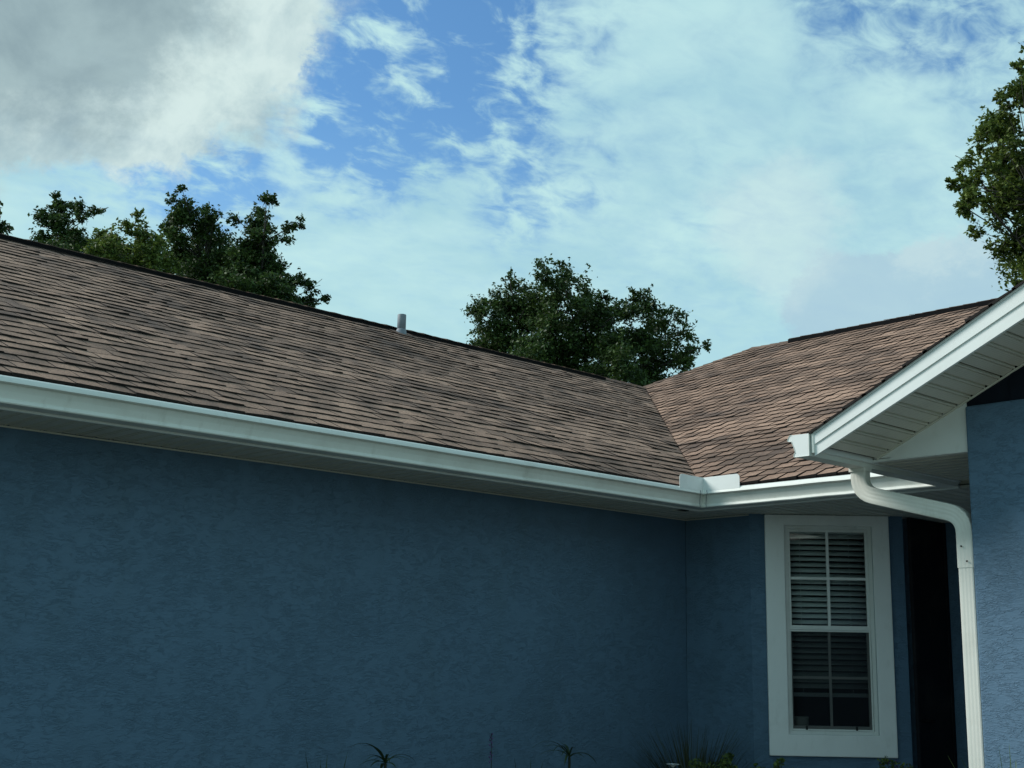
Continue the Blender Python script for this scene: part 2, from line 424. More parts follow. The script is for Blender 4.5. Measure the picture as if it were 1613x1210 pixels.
def walls():
    mb = MB(); mb.box((XA - .2, Y0, -.1), (XA, YB, HS + .02)); o = hb(mb, 'wall', M_STUCCO, bevel=.006)
    o['label'] = 'long shaded blue stucco wall under the left eave'
    mb = MB(); mb.hexa([(XA, YB, -.1), (-6.264, YB, -.1), (-6.35, YB + .2, -.1), (XA, YB + .2, -.1)], [(XA, YB, HS + .02), (-6.264, YB, HS + .02), (-6.35, YB + .2, HS + .02), (XA, YB + .2, HS + .02)])
    hb(mb, 'wall', M_STUCCO)
    # entry recess
    mb = MB(); mb.box((-5.60, 9.52, -.1), (-5.42, 10.12, HS + .02)); hb(mb, 'wall', M_STUCCO)
    mb = MB(); mb.box((-5.42, 9.99, -.1), (XP, 10.12, HS + .02)); hb(mb, 'wall', M_STUCCO)
    # gable wing
    mb = MB(); mb.box((XP, YP, -.1), (XC2, YP + .2, CAMZ + 1.502)); o = hb(mb, 'wall', M_STUCCO, bevel=.012); o['label'] = 'sunlit blue stucco front of the gabled wing beside the downspout'
    mb = MB(); mb.box((XP, YP + .2, -.1), (XP + .2, 10.12, HS + .15)); hb(mb, 'wall', M_STUCCO)
    mb = MB(); mb.box((XC2 - .2, YP + .2, -.1), (XC2, 18.4, HS + .02)); hb(mb, 'wall', M_STUCCO)
    mb = MB(); mb.box((-14.3, 18.2, -.1), (XC2 - .2, 18.4, HS + .02)); hb(mb, 'wall', M_STUCCO)
    mb = MB(); mb.box((-14.3, Y0, -.1), (-14.1, 18.2, HS + .02)); hb(mb, 'wall', M_STUCCO)
    # end gable of the long wing
    mb = MB(); mb.prism([(XA - .2, Y0, -.1), (-14.1, Y0, -.1), (-14.1, Y0, HS), (XRA, Y0, ZRA - .2), (XA - .2, Y0, HS)], (0, .2, 0)); hb(mb, 'wall', M_STUCCO)
    # gable of the front wing, above the stucco
    def zs(x): return CAMZ + 1.254 + .467 * (min(x, -2 - x) + 4.234)
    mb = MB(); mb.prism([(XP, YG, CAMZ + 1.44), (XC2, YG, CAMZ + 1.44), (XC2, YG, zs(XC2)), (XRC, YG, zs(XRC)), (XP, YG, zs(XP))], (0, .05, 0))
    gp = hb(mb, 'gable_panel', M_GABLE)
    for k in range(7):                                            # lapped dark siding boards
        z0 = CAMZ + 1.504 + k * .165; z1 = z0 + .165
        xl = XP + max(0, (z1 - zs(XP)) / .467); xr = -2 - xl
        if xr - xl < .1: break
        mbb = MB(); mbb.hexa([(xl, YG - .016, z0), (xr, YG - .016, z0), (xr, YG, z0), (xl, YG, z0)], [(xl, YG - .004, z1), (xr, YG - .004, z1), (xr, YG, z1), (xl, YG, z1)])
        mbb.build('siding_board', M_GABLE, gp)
walls()

# angled wall with the window ------------------------------------------------
W0 = np.array([-6.264, 8.522, 0]); WD = np.array([1, 1, 0]) / math.sqrt(2); WN = np.array([1, -1, 0]) / math.sqrt(2)
def wp(s, n, z): return W0 + WD * s + WN * n + np.array([0, 0, z])
def wbox(mb, s0, s1, n0, n1, z0, z1, mi=0):
    mb.hexa([wp(s0, n1, z0), wp(s1, n1, z0), wp(s1, n0, z0), wp(s0, n0, z0)], [wp(s0, n1, z1), wp(s1, n1, z1), wp(s1, n0, z1), wp(s0, n0, z1)], mi)
S0, S1, Z0, Z1 = .264, .948, .885, 2.478
ZM = 1.700
def ring(mb, s0, s1, z0, z1, w, n0, n1, wb=None, wt=None, wl=None, wr=None):
    wl = w if wl is None else wl; wr = w if wr is None else wr
    wb = w if wb is None else wb; wt = w if wt is None else wt
    o = [(s0, z0), (s1, z0), (s1, z1), (s0, z1)]; i = [(s0 + wl, z0 + wb), (s1 - wr, z0 + wb), (s1 - wr, z1 - wt), (s0 + wl, z1 - wt)]
    vs = [wp(s, n1, z) for s, z in o] + [wp(s, n1, z) for s, z in i] + [wp(s, n0, z) for s, z in o] + [wp(s, n0, z) for s, z in i]
    fs = []
    for k in range(4):
        j = (k + 1) % 4
        fs += [(k, j, 4 + j, 4 + k), (8 + k, 12 + k, 12 + j, 8 + j), (k, 8 + k, 8 + j, j), (4 + k, 4 + j, 12 + j, 12 + k)]
    mb.add(vs, fs)
def window_wall():
    mb = MB()
    wbox(mb, 0, S0, -.2, 0, -.1, HS + .02); wbox(mb, S1, 1.194, -.2, 0, -.1, HS + .02)
    wbox(mb, S0, S1, -.2, 0, -.1, Z0); wbox(mb, S0, S1, -.2, 0, Z1, HS + .02)
    o = hb(mb, 'wall', M_STUCCO); o['label'] = 'angled blue stucco wall around the window'
    # room behind
    mb = MB(); a, b_, c, d = wp(-.15, -.2, 0), wp(1.15, -.2, 0), wp(1.15, -2.6, 0), wp(-.15, -2.6, 0)
    for (p, q) in ((b_, c), (c, d), (d, a)):
        mb.add([p, q, q + (0, 0, 2.55), p + (0, 0, 2.55)], [(0, 1, 2, 3)])
    mb.add([a, b_, c, d], [(0, 1, 2, 3)]); mb.add([x + (0, 0, 2.55) for x in (a, b_, c, d)], [(0, 1, 2, 3)])
    hb(mb, 'interior_wall', M_ROOM, solid=.01)
    win = MB(); ring(win, S0 - .002, S1 + .002, Z0 - .002, Z1 + .002, .030, -.075, -.002)
    w = hb(win, 'window', M_FRAME, bevel=.002); w['label'] = 'tall single hung window with white frame, grids and half closed blinds'
    mb = MB(); ring(mb, .114, 1.079, .726, HS - .004, .174, .002, .032, wb=.159, wt=.082, wl=.150, wr=.131)
    mb.build('window_trim', M_TRIM, w, bevel=.006)
    # upper sash (outer plane) and lower sash (set back, behind the screen)
    mb = MB(); ring(mb, S0 + .028, S1 - .028, ZM - .03, Z1 - .028, .022, -.040, -.016, wb=.034); mb.build('sash', M_FRAME, w, bevel=.002)
    mb = MB(); ring(mb, S0 + .028, S1 - .028, Z0 + .028, ZM - .005, .026, -.068, -.046, wb=.036); mb.build('sash', M_FRAME, w, bevel=.002)
    su0, su1, zu0, zu1 = S0 + .050, S1 - .050, ZM + .004, Z1 - .05
    sl0, sl1, zl0, zl1 = S0 + .054, S1 - .054, Z0 + .064, ZM - .031
    for (a0, a1, z0, z1, n0, n1, wd) in ((su0, su1, zu0, zu1, -.036, -.019, .011), (sl0, sl1, zl0, zl1, -.065, -.050, .010)):
        sm = (a0 + a1) / 2; zm = (z0 + z1) / 2
        mb = MB(); wbox(mb, sm - wd, sm + wd, n0, n1, z0, z1); mb.build('muntin', M_FRAME, w, bevel=.002)
        for (p, q) in ((a0, sm - wd), (sm + wd, a1)):
            mb = MB(); wbox(mb, p, q, n0 + .001, n1 - .001, zm - wd, zm + wd); mb.build('muntin', M_FRAME, w, bevel=.002)
            for (r, t) in ((z0, zm - wd), (zm + wd, z1)):
                mb = MB(); wbox(mb, p - .004, q + .004, n0 + .004, n0 + .008, r - .004, t + .004); mb.build('pane', M_GLASS, w)
    mb = MB(); ring(mb, S0 + .030, S1 - .030, Z0 + .030, ZM - .032, .011, -.034, -.022); mb.build('screen_frame', M_FRAME, w)
    mb = MB(); wbox(mb, S0 + .040, S1 - .040, -.0285, -.0275, Z0 + .040, ZM - .042); mb.build('insect_screen', M_SCREEN, w)
    for s in (.40, .78):
        mb = MB(); wbox(mb, s, s + .016, -.022, -.016, Z0 + .034, Z0 + .064); mb.build('screen_tab', M_GROOVE, w)
    mb = MB(); wbox(mb, S0 - .05, S1 + .05, -.36, -.0765, Z0 - .02, Z0 + .02); mb.build('window_sill', M_ROOM, w, bevel=.004)
    # venetian blind, a thing of its own
    bl = thing('venetian_blind', 'white horizontal slat blind hanging behind the window glass, lowered most of the way', 'blind', tuple(wp((S0 + S1) / 2, -.125, 1.17)))
    mb = MB(); wbox(mb, S0 + .02, S1 - .02, -.155, -.095, Z1 - .055, Z1 - .005); mb.build('headrail', M_SLAT, bl, bevel=.003)
    z = Z1 - .075; k = 0
    while z > 1.225:
        mb = MB(); tl = math.radians(43 + rng.normal(0, 1.0)); A = []; B = []
        for q in range(5):
            t = (q / 4 - .5) * .05; cr = .0035 * (1 - (q / 2 - 1) ** 2)
            n = -.125 + t * math.cos(tl) * 1.0 + cr * math.sin(tl); zz = z - t * math.sin(tl) + cr * math.cos(tl) + rng.normal(0, .0006)
            A.append(wp(S0 + .022, n, zz)); B.append(wp(S1 - .022, n, zz + rng.normal(0, .0012)))
        mb.strip(A, B); mb.build('slat', M_SLAT, bl, smooth=True, solid=.002)
        z -= .0445; k += 1
    mb = MB(); wbox(mb, S0 + .02, S1 - .02, -.15, -.10, 1.165, 1.195); mb.build('bottom_rail', M_SLAT, bl, bevel=.004)
    for s in (S0 + .14, S1 - .16):
        mb = MB(); mb.tube([wp(s, -.096, Z1 - .05), wp(s, -.096, 1.17)], .0016, 5); mb.build('lift_cord', M_SLAT, bl)
    # ribbed cup on the sill
    c0 = wp(.39, -.15, Z0 + .02)
    cup = thing('cup', 'small ivory ribbed cup on the sill in the lower left pane', 'cup', tuple(c0))
    mb = MB(); prof = [(.044, 0), (.050, .01), (.056, .05), (.058, .098), (.060, .105), (.056, .104), (.052, .06), (.046, .012), (.01, .010)]
    R = []
    for (r, h) in prof:
        R.append([c0 + np.array([(r + (.0012 if k % 2 and .01 < h < .098 else 0)) * math.cos(k * math.pi / 16), (r + (.0012 if k % 2 and .01 < h < .098 else 0)) * math.sin(k * math.pi / 16), h]) for k in range(32)])
    mb.rings(R); mb.build('cup_body', M_CUP, cup, smooth=True)
    mb = MB(); rr = [c0 + np.array([.0595 * math.cos(t), .0595 * math.sin(t), .1045]) for t in np.linspace(0, 2 * math.pi, 33)]
    mb.tube(rr, .0028, 6); mb.build('rim', M_CUP, cup, smooth=True)
window_wall()

def entry():
    # near-black panel over the recess side: its shade is put into the colour
    mb = MB(); mb.box((-5.418, 9.43, .02), (-5.395, 9.985, HS - .006)); d = hb(mb, 'shade_panel', M_SHADE_PANEL, bevel=.003)
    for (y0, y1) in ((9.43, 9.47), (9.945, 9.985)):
        mb = MB(); mb.box((-5.3945, y0, .03), (-5.388, y1, HS - .01)); mb.build('shade_panel_stile', M_SHADE_PANEL, d, bevel=.002)
    mb = MB(); mb.tube([(-5.395, 9.48, 1.0), (-5.34, 9.48, 1.0), (-5.335, 9.56, 1.0)], .012, 8); mb.build('shade_panel_handle', M_VENT, d, smooth=True)
entry()

# ------------------------------------------------------------------ roof
def plane_A(u, v, h=0): return (FA + .03 - v * CS + h * SN, u, ZE - .0145 + v * SN + h * CS)
def plane_B(u, v, h=0): return (u, FB - .03 + v * CS - h * SN, ZE - .0145 + v * SN + h * CS)
ZC = ZE - .050
def plane_C(u, v, h=0): return (FC - .03 + v * CS - h * SN, u, ZC - .0145 + v * SN + h * CS)
def plane_D(u, v, h=0): return (FC2 + .03 - v * CS + h * SN, u, ZC - .0145 + v * SN + h * CS)
def clip(poly, region):
    """Sutherland-Hodgman against a convex CCW region"""
    out = poly
    n = len(region)
    for i in range(n):
        (ax, ay), (bx, by) = region[i], region[(i + 1) % n]
        inp = out; out = []
        if not inp: break
        def side(p): return (bx - ax) * (p[1] - ay) - (by - ay) * (p[0] - ax)
        for k in range(len(inp)):
            p, q = inp[k], inp[(k + 1) % len(inp)]
            sp, sq = side(p), side(q)
            if sp >= 0: out.append(p)
            if (sp >= 0) != (sq >= 0):
                t = sp / (sp - sq); out.append((p[0] + t * (q[0] - p[0]), p[1] + t * (q[1] - p[1])))
    return out
def ccw(r):
    a = sum(r[i][0] * r[(i + 1) % len(r)][1] - r[(i + 1) % len(r)][0] * r[i][1] for i in range(len(r)))
    return r if a > 0 else r[::-1]
EXPO = .1425; TAB = .168; TH = .0095
TABS = []                                   # (slope, verts, faces, mats, rnd, pixel area)
def tabs(slope, fn, region, umin, umax, vmax, shift, lift=0.0):
    region = ccw(region); nrow = int(vmax / EXPO) + 1
    for r in range(nrow):
        v0 = r * EXPO - .0; wob = rng.normal(0, .004)
        off = (r * shift + rng.normal(0, .016 if slope == 'A' else .004)) % TAB
        n = int((umax - umin) / TAB) + 3
        strip_r = {}
        for k in range(-1, n):
            u0 = umin + k * TAB + off - TAB; u1 = u0 + TAB - .005
            key = (k + r * 2) // 6
            if key not in strip_r: strip_r[key] = (rng.random(), rng.normal(0, .003), rng.normal(0, .0018))
            sr, dv, dh = strip_r[key]
            va = v0 + dv + wob * .6 + rng.normal(0, .0022); vb = va + EXPO + .022
            tilt = rng.normal(.0030, .0014) if slope != 'A' else rng.normal(0, .0020); sk = .0035 if slope != 'A' else 0.0
            poly = clip([(u0, va + rng.normal(sk, .0025)), (u1, va - rng.normal(sk, .0025)), (u1, vb), (u0, vb)], region)
            if len(poly) < 3: continue
            th = TH * (1.15 if rng.random() < .4 else .85) + dh + rng.normal(0, .0012)
            m = len(poly)
            def hh(p): return lift + max(.0015, th * (1 - (p[1] - va) / (EXPO + .022)) + .0035 + tilt * ((p[0] - u0) / TAB * 2 - 1))
            top = [fn(p[0], p[1], hh(p)) for p in poly]; bot = [fn(p[0], p[1], lift - .004) for p in poly]
            fs = [tuple(range(m))] + [(i, m + i, m + (i + 1) % m, (i + 1) % m) for i in range(m)]
            px = [proj(p) for p in top]
            A = .5 * abs(sum(px[i][0] * px[(i + 1) % m][1] - px[(i + 1) % m][0] * px[i][1] for i in range(m)))
            cx_ = sum(p[0] for p in px) / m; cy_ = sum(p[1] for p in px) / m
            if not (-20 < cx_ < 1633): A = 0
            if slope in 'CD': A = 0
            if slope == 'B' and cx_ > 1275 and cy_ > 690 - (cx_ - 1280) * .66 - 4 and cy_ < 735: A = 0   # behind the rake
            rv = min(1, max(0, .40 * sr + .60 * rng.random()))
            TABS.append((slope, top + bot, fs, [0] + [1] * m, rv, A))
LA = (FA + .03 - XRA) / CS; LB = (YRB - FB + .03) / CS; LC = (XRC - FC + .03) / CS
def roof():
    # decks
    def deck(poly, lab):
        mb = MB(); mb.prism(poly, (0, 0, -.06)); o = frac_bm(hb(mb, 'roof_slope', M_SHE)); o['label'] = lab; return o
    def pa(f, u, v): return f(u, v, -.006)
    vj = LA
    A = deck([pa(plane_A, Y0 - .4, 0), pa(plane_A, FB - .03, 0), pa(plane_A, FB - .03 + LA * CS, LA), pa(plane_A, Y0 - .4, LA)], 'brown shingled slope of the long wing above the white gutter')
    Bp = [pa(plane_B, FA + .03, 0), pa(plane_B, FC - .03, 0), pa(plane_B, FC - .03 + LC * CS, LC), pa(plane_B, FC2 + .03, 0), pa(plane_B, 6.0, 0), pa(plane_B, 6.0, LB), pa(plane_B, XH, LB), pa(plane_B, XRA, vj)]
    B = deck(Bp, 'lighter brown shingled main slope right of the valley')
    C = deck([pa(plane_C, YR + .04, 0), pa(plane_C, YR + .04, LC), pa(plane_C, FB - .03 + LC * CS, LC), pa(plane_C, FB - .03, 0)], 'left slope of the gabled wing')
    D = deck([pa(plane_D, YR + .04, 0), pa(plane_D, FB - .03, 0), pa(plane_D, FB - .03 + LC * CS, LC), pa(plane_D, YR + .04, LC)], 'right slope of the gabled wing')
    z0 = ZE - .06
    deck([(XRA, Y0 - .4, ZRA - .03), (XRA, 12.3, ZRA - .03), (-14.84, 16.5, z0), (-14.84, Y0 - .4, z0)], 'rear slope of the long wing')
    deck([(XH, YRB, ZRB - .03), (6, YRB, ZRB - .03), (6, 18.98, z0), (-14.84, 18.98, z0)], 'rear slope of the main roof')
    deck([(XRA, 12.3, ZRA - .03), (XH, YRB, ZRB - .03), (-14.84, 18.98, z0), (-14.84, 16.5, z0)], 'hip end of the main roof')
    # shingle tabs
    k = CS
    tabs('A', plane_A, [(Y0 - .4, -.02), (FB - .03 + .045, -.02), (FB - .03 + LA * k + .045, LA), (Y0 - .4, LA)], Y0 - .4, FB + LA * k + .3, LA, .091)
    tabs('B', plane_B, [(FA + .03 + .03, -.02), (FC - .03, -.02), (FC - .03 + LB * k, LB), (XH, LB), (XRA + .03, vj)], -11.2, 1.4, LB, .057, lift=.004)
    tabs('C', plane_C, [(YR - .012, -.02), (YR - .012, LC), (FB - .03 + LC * k, LC), (FB - .03, -.02)], YR - .1, 11.6, LC, .057, lift=.002)
    tabs('D', plane_D, [(YR - .012, -.02), (YR - .012, LC), (FB - .03 + LC * k, LC), (FB - .03, -.02)], YR - .1, 11.6, LC, .057, lift=.002)
    par = {'A': A, 'B': B, 'C': C, 'D': D}
    order = sorted(range(len(TABS)), key=lambda i: -TABS[i][5]); single = set(i for i in order[:300] if TABS[i][5] > 0)
    rest = {s: [] for s in par}
    def mesh(name, lst, parent):
        vs = []; fs = []; ms = []; rv = []
        for (_, v, f, m, r, _a) in lst:
            o = len(vs); vs += v; fs += [tuple(i + o for i in q) for q in f]; ms += m; rv += [r] * len(f)
        me = bpy.data.meshes.new(name); base = np.array(house.location)
        me.from_pydata([tuple(np.array(p) - 0) for p in vs], [], fs)
        me.materials.append(M_SH); me.materials.append(M_SHE)
        me.polygons.foreach_set('material_index', ms)
        a = me.attributes.new('rnd', 'FLOAT', 'FACE'); a.data.foreach_set('value', rv)
        o = bpy.data.objects.new(name, me); link(o, parent)
        return o
    for i, t in enumerate(TABS):
        if i in single: mesh('shingle', [t], par[t[0]])
        else: rest[t[0]].append(t)
    for s, l in rest.items():
        if l:
            o = mesh('shingle_field', l, par[s]); o['kind'] = 'stuff'
    # ridge vents: black louvred body under shingle caps
    def ridge_vent(p0, p1, side, hv, name='ridge_vent'):
        p0 = np.array(p0); p1 = np.array(p1); ax = (p1 - p0) / np.linalg.norm(p1 - p0); L = np.linalg.norm(p1 - p0)
        mb = MB(); n = max(2, int(L / .6)); R = []
        for i in range(n + 1):
            c = p0 + ax * L * i / n + np.array([0, 0, rng.normal(0, .004)])
            hgt = hv
            dn = SL * .15; du = .27 * .15
            R.append([c + side * .15 + (0, 0, -dn + .004), c + side * .15 + (0, 0, -du + hgt), c + (0, 0, hgt + .002), c - side * .15 + (0, 0, -du + hgt), c - side * .15 + (0, 0, -dn + .004)])
        mb.rings(R); v = hb(mb, name, M_VENT)
        s = 0.0
        while s < L - .05:
            e = min(L, s + .165); c0 = p0 + ax * s; c1 = p0 + ax * min(L + .01, e + .02)
            h0 = hv + .013 + rng.normal(0, .0015); h1 = hv + .007 + rng.normal(0, .001); dn = .27 * .128
            mb = MB()
            for sg in (1, -1):
                q = [c0 + (0, 0, h0), c1 + (0, 0, h1), c1 + sg * side * .128 + (0, 0, h1 - dn), c0 + sg * side * .128 + (0, 0, h0 - dn)]
                mb.prism(q, (0, 0, -.006))
            frac_bm(mb.build('cap_shingle', M_CAP, v))
            s += .165
    sx = np.array([1.0, 0, 0]); sy = np.array([0, -1.0, 0])
    ye = on_plane(940, 592, (1, 0, 0), XRA)[1]
    ridge_vent((XRA, Y0 - .4, ZRA), (XRA, ye, ZRA), sx, .012)
    xs = on_plane(1252, 536, (0, 1, 0), YRB)[0]
    ridge_vent((xs, YRB, ZRB), (5.9, YRB, ZRB), sy, .030)
    # plain cap shingles on the remaining ridge and the hip
    def caps(p0, p1, w, drop):
        p0 = np.array(p0); p1 = np.array(p1); ax = (p1 - p0); L = np.linalg.norm(ax); ax /= L
        s = 0.0
        hz = np.array([-ax[1], ax[0], 0]); hz /= np.linalg.norm(hz)
        while s < L - .02:
            c0 = p0 + ax * s; c1 = p0 + ax * min(L, s + .16)
            mb = MB(); h0 = .024 + rng.normal(0, .002); h1 = .016
            for sg in (1, -1):
                mb.prism([c0 + (0, 0, h0), c1 + (0, 0, h1), c1 + sg * hz * w + (0, 0, h1 - drop), c0 + sg * hz * w + (0, 0, h0 - drop)], (0, 0, -.006))
            frac_bm(mb.build('cap_shingle', M_CAP, B)); s += .142
    caps((XRA, ye, ZRA), (XRA, 12.30, ZRA), .13, .13 * SL)
    caps((XRA, 12.30, ZRA), (XH, YRB, ZRB), .10, .045)
    caps((XH, YRB, ZRB), (xs, YRB, ZRB), .13, .13 * SL)
    # vent pipe
    n_ = (SL, 0, 1.0); p = on_plane(632, 527, n_, ZE + SL * FA)
    mb = MB(); R = []
    for (z, r) in ((-.1, .046), (.205, .045), (.21, .043), (.208, .039), (.10, .039)):
        R.append([p + np.array([r * math.cos(t), r * math.sin(t), z]) for t in np.linspace(0, 2 * math.pi, 25)[:-1]])
    mb.rings(R); vp = frac_bm(hb(mb, 'vent_pipe', M_LEAD, smooth=True)); vp['label'] = 'short grey pipe standing on the roof just below the ridge'
    mb = MB(); R = [[p + np.array([r * math.cos(t), r * math.sin(t), z + (-SL * r * math.cos(t) if sl else 0)]) for t in np.linspace(0, 2 * math.pi, 25)[:-1]] for (z, r, sl) in ((.012, .075, 1), (.02, .056, 1), (.05, .049, 0), (.056, .0455, 0))]
    mb.rings(R); frac_bm(mb.build('pipe_boot', M_LEAD, vp, smooth=True))
    for i_ in range(1):
        mb = MB(); q = [plane_A(p[1] - .13, (FA + .03 - p[0]) / CS - .13, .018), plane_A(p[1] + .13, (FA + .03 - p[0]) / CS - .13, .018), plane_A(p[1] + .13, (FA + .03 - p[0]) / CS + .06, .018), plane_A(p[1] - .13, (FA + .03 - p[0]) / CS + .06, .018)]
        mb.prism(q, (0, 0, .002)); frac_bm(mb.build('flashing', M_SH, vp))
M_CAP = shingle_mat('cap_shingle_brown')
roof()

# ------------------------------------------------------------------ gutters, fascia, downspout
KP = [(.002, .128), (.002, 0), (.094, 0), (.103, .002), (.106, .007), (.100, .022), (.094, .025), (.096, .034), (.105, .062), (.116, .086), (.118, .093), (.138, .095), (.146, .099), (.143, .108), (.135, .124), (.126, .131), (.118, .130)]
def gutter(fa, fb, lab):
    """fa(d,z), fb(d,z): end points of each profile point"""
    mb = MB(); A = [fa(d, z) for d, z in KP]; B = [fb(d, z) for d, z in KP]
    N = 14; prev = A
    for i in range(1, N + 1):
        t = i / N; sag = 0 if i == N else rng.normal(0, .0007)
        cur = [np.array(a) * (1 - t) + np.array(b) * t + (0, 0, sag) for a, b in zip(A, B)]
        mb.strip(prev, cur); prev = cur
    o = hb(mb, 'gutter', M_GUTTER, solid=.002); o['label'] = lab
    return o
def gutters():
    GA = gutter(lambda d, z: (FA + d, Y0 - .4, GB + z), lambda d, z: (FA + d, FB - d, GB + z), 'long white gutter below the brown roof')
    GBo = gutter(lambda d, z: (FA + d, FB - d, GB + z), lambda d, z: (FC - d, FB - d, GB + z), 'short white gutter over the window')
    GC = gutter(lambda d, z: (FC - d, YR - .01, GB + z), lambda d, z: (FC - d, FB - d, GB + z), 'white gutter of the gabled wing with open end cap')
    # end cap
    mb = MB(); mb.prism([(FC - d, YR - .013, GB + z) for d, z in KP], (0, .002, 0)); mb.build('end_cap', M_FASCIA, GC)
    mb = MB()
    mb.strip([(FC - d - (.002 if i > 1 else 0), YR - .016, GB + z - .001) for i, (d, z) in enumerate(KP)], [(FC - d - (.002 if i > 1 else 0), YR + .012, GB + z - .001) for i, (d, z) in enumerate(KP)])
    mb.build('cap_flange', M_GUTTER, GC, solid=.002)
    # mitre strip at the inside corner
    mb = MB(); A = []; B = []; Cc = []
    for d, z in KP[2:]:
        A.append((FA + d + .003, FB - d - .034, GB + z)); Cc.append((FA + d + .003, FB - d - .003, GB + z)); B.append((FA + d + .034, FB - d - .003, GB + z))
    mb.strip(A, Cc); mb.strip(Cc, B); mb.build('mitre_strip', M_GUTTER, GA, solid=.006)
    for off in ((.003, -.036), (.036, -.003)):
        mb = MB(); mb.tube([(FA + d + off[0] + .002, FB - d + off[1] - .002, GB + z) for d, z in KP[2:-1]], .0016, 5); mb.build('sealant_bead', M_LEAD, GA)
    # splash guards standing on the gutter lip
    cx, cy = FA + .140, FB - .140; h0, h1 = GB + .118, GB + .226
    for (dx, dy) in ((0, -1), (1, 0)):
        L = .28 if dx == 0 else .34; r = .03
        pts = [(.0, h0), (L, h0), (L, h1 - r)] + [(L - r + r * math.cos(a), h1 - r + r * math.sin(a)) for a in np.linspace(0, math.pi / 2, 6)] + [(0, h1 - .002)]
        mb = MB(); off = (-.0025, 0, 0) if dx == 0 else (0, .0025, 0)
        mb.prism([(cx + dx * t, cy + dy * t, z) for t, z in pts], off)
        frac_bm(mb.build('splash_guard', M_FASCIA, GA))
    # eave fascia boards
    for nm, b_ in (('A', ((FA - .02, Y0 - .4, HS - .012), (FA, FB, HS + .155))), ('B', ((FA, FB, HS - .012), (FC, FB + .02, HS + .155))), ('C', ((FC, YR + .02, HS + .028), (FC + .02, FB, HS + .145)))):
        mb = MB(); mb.box(*b_); hb(mb, 'fascia', M_FASCIA)
    # drip edges
    for b_ in (((FA - .001, Y0 - .4, ZE - .075), (FA + .028, FB - .028, ZE - .024)), ((FA, FB - .028, ZE - .075), (FC, FB, ZE - .024))):
        mb = MB(); mb.box(*b_); hb(mb, 'drip_edge', M_FASCIA)
    # rake boards of the gable: lower board with a proud upper metal band
    def zr(x): return CAMZ + 1.332 + SL * (x + 4.242)
    xl = -4.238
    for (a, b_, y, nm) in ((-.182, -.088, YR + .012, 'rake_board'), (-.094, -.006, YR + .004, 'rake_band'), (-.004, .010, YR + .001, 'drip_edge')):
        for sgn in (1, -1):
            X0 = xl if sgn == 1 else -2 - xl
            bevz = .02 if nm == 'rake_board' else 0
            e = .012 if nm == 'rake_board' else 0
            t0 = lambda q: {-.182: -.126, -.094: -.062, -.088: -.056}.get(q, q)      # the metal is cut narrower at its foot
            pts = [(X0, zr(xl) + t0(a)), (XRC, zr(XRC) + a * 1.16), (XRC, zr(XRC) + (b_ * 1.12 if b_ < -.05 else b_)), (X0, zr(xl) + t0(b_))]
            mb = MB(); mb.prism([(x, y, z) for x, z in pts], (0, .02 if nm != 'drip_edge' else .03, 0))
            frac_bm(hb(mb, nm, M_FASCIA))
    mb = MB(); mb.box((xl - .012, YR - .002, zr(xl) - .110), (xl + .004, YR + .03, zr(xl) + .004)); hb(mb, 'rake_end_cap', M_GUTTER, bevel=.003)
    # downspout
    w, dth = .050, .038
    def section(c, t, side):
        t = np.array(t, float); t /= np.linalg.norm(t); side = np.array(side, float); side -= t * (side @ t); side /= np.linalg.norm(side); nn = np.cross(t, side)
        pts = []
        def edge(a, b_, n):
            for i in range(n):
                pts.append((a[0] + (b_[0] - a[0]) * i / n, a[1] + (b_[1] - a[1]) * i / n, i, n))
        edge((-w, -dth), (w, -dth), 9); edge((w, -dth), (w, dth), 7); edge((w, dth), (-w, dth), 9); edge((-w, dth), (-w, -dth), 7)
        out = []
        for (a, b_, i, n) in pts:
            k = 1.0 if (i == 0) else (.978 if i % 2 == 0 else 1.0)
            if i == 0: a *= .93; b_ *= .93; k = 1
            if abs(b_) >= abs(dth) * .93: b_ *= k
            else: a *= (1 - (1 - k) * .6)
            out.append(c + side * a + nn * b_)
        return out
    def bend(P0, P1, P2, r, n=7):
        P0, P1, P2 = map(lambda q: np.array(q, float), (P0, P1, P2))
        d0 = (P0 - P1) / np.linalg.norm(P0 - P1); d2 = (P2 - P1) / np.linalg.norm(P2 - P1)
        a, b_ = P1 + d0 * r, P1 + d2 * r
        return [(1 - t) ** 2 * a + 2 * t * (1 - t) * P1 + t * t * b_ for t in np.linspace(0, 1, n)]
    O0 = np.array([-4.312, 6.99, GB]); O1 = np.array([-4.312, 6.99, GB - .15]); O2 = np.array([-3.673, 7.039, GB - .325]); O3 = np.array([-3.673, 7.039, .02])
    path = [O0 + (0, 0, .004)] + bend(O0, O1, O2, .095) + bend(O1, O2, O3, .10) + [np.array([-3.673, 7.039, GB - .62])]
    R = []
    for i, p in enumerate(path):
        t = path[min(i + 1, len(path) - 1)] - path[max(i - 1, 0)]
        R.append(section(p, t, np.array([1, -.2, 0]) if i > 7 else np.array([1, -.2, 0.0]) if abs(t[2]) > abs(t[0]) else np.array([0, 0, 1.0])))
    # keep the frame continuous: side vector stays in the bend plane
    R = []
    hd = (O2 - O1) * (1, 1, 0); hd /= np.linalg.norm(hd); pn = np.cross(hd, (0, 0, 1))
    for i, p in enumerate(path):
        t = path[min(i + 1, len(path) - 1)] - path[max(i - 1, 0)]
        t /= np.linalg.norm(t); side = np.cross(pn, t)
        R.append(section(p, t, side))
    mb = MB(); mb.rings(R); ds = frac_bm(hb(mb, 'downspout', M_DOWN)); ds['label'] = 'white ribbed downspout bending from the gutter to the wall corner'
    w, dth = .046, .035
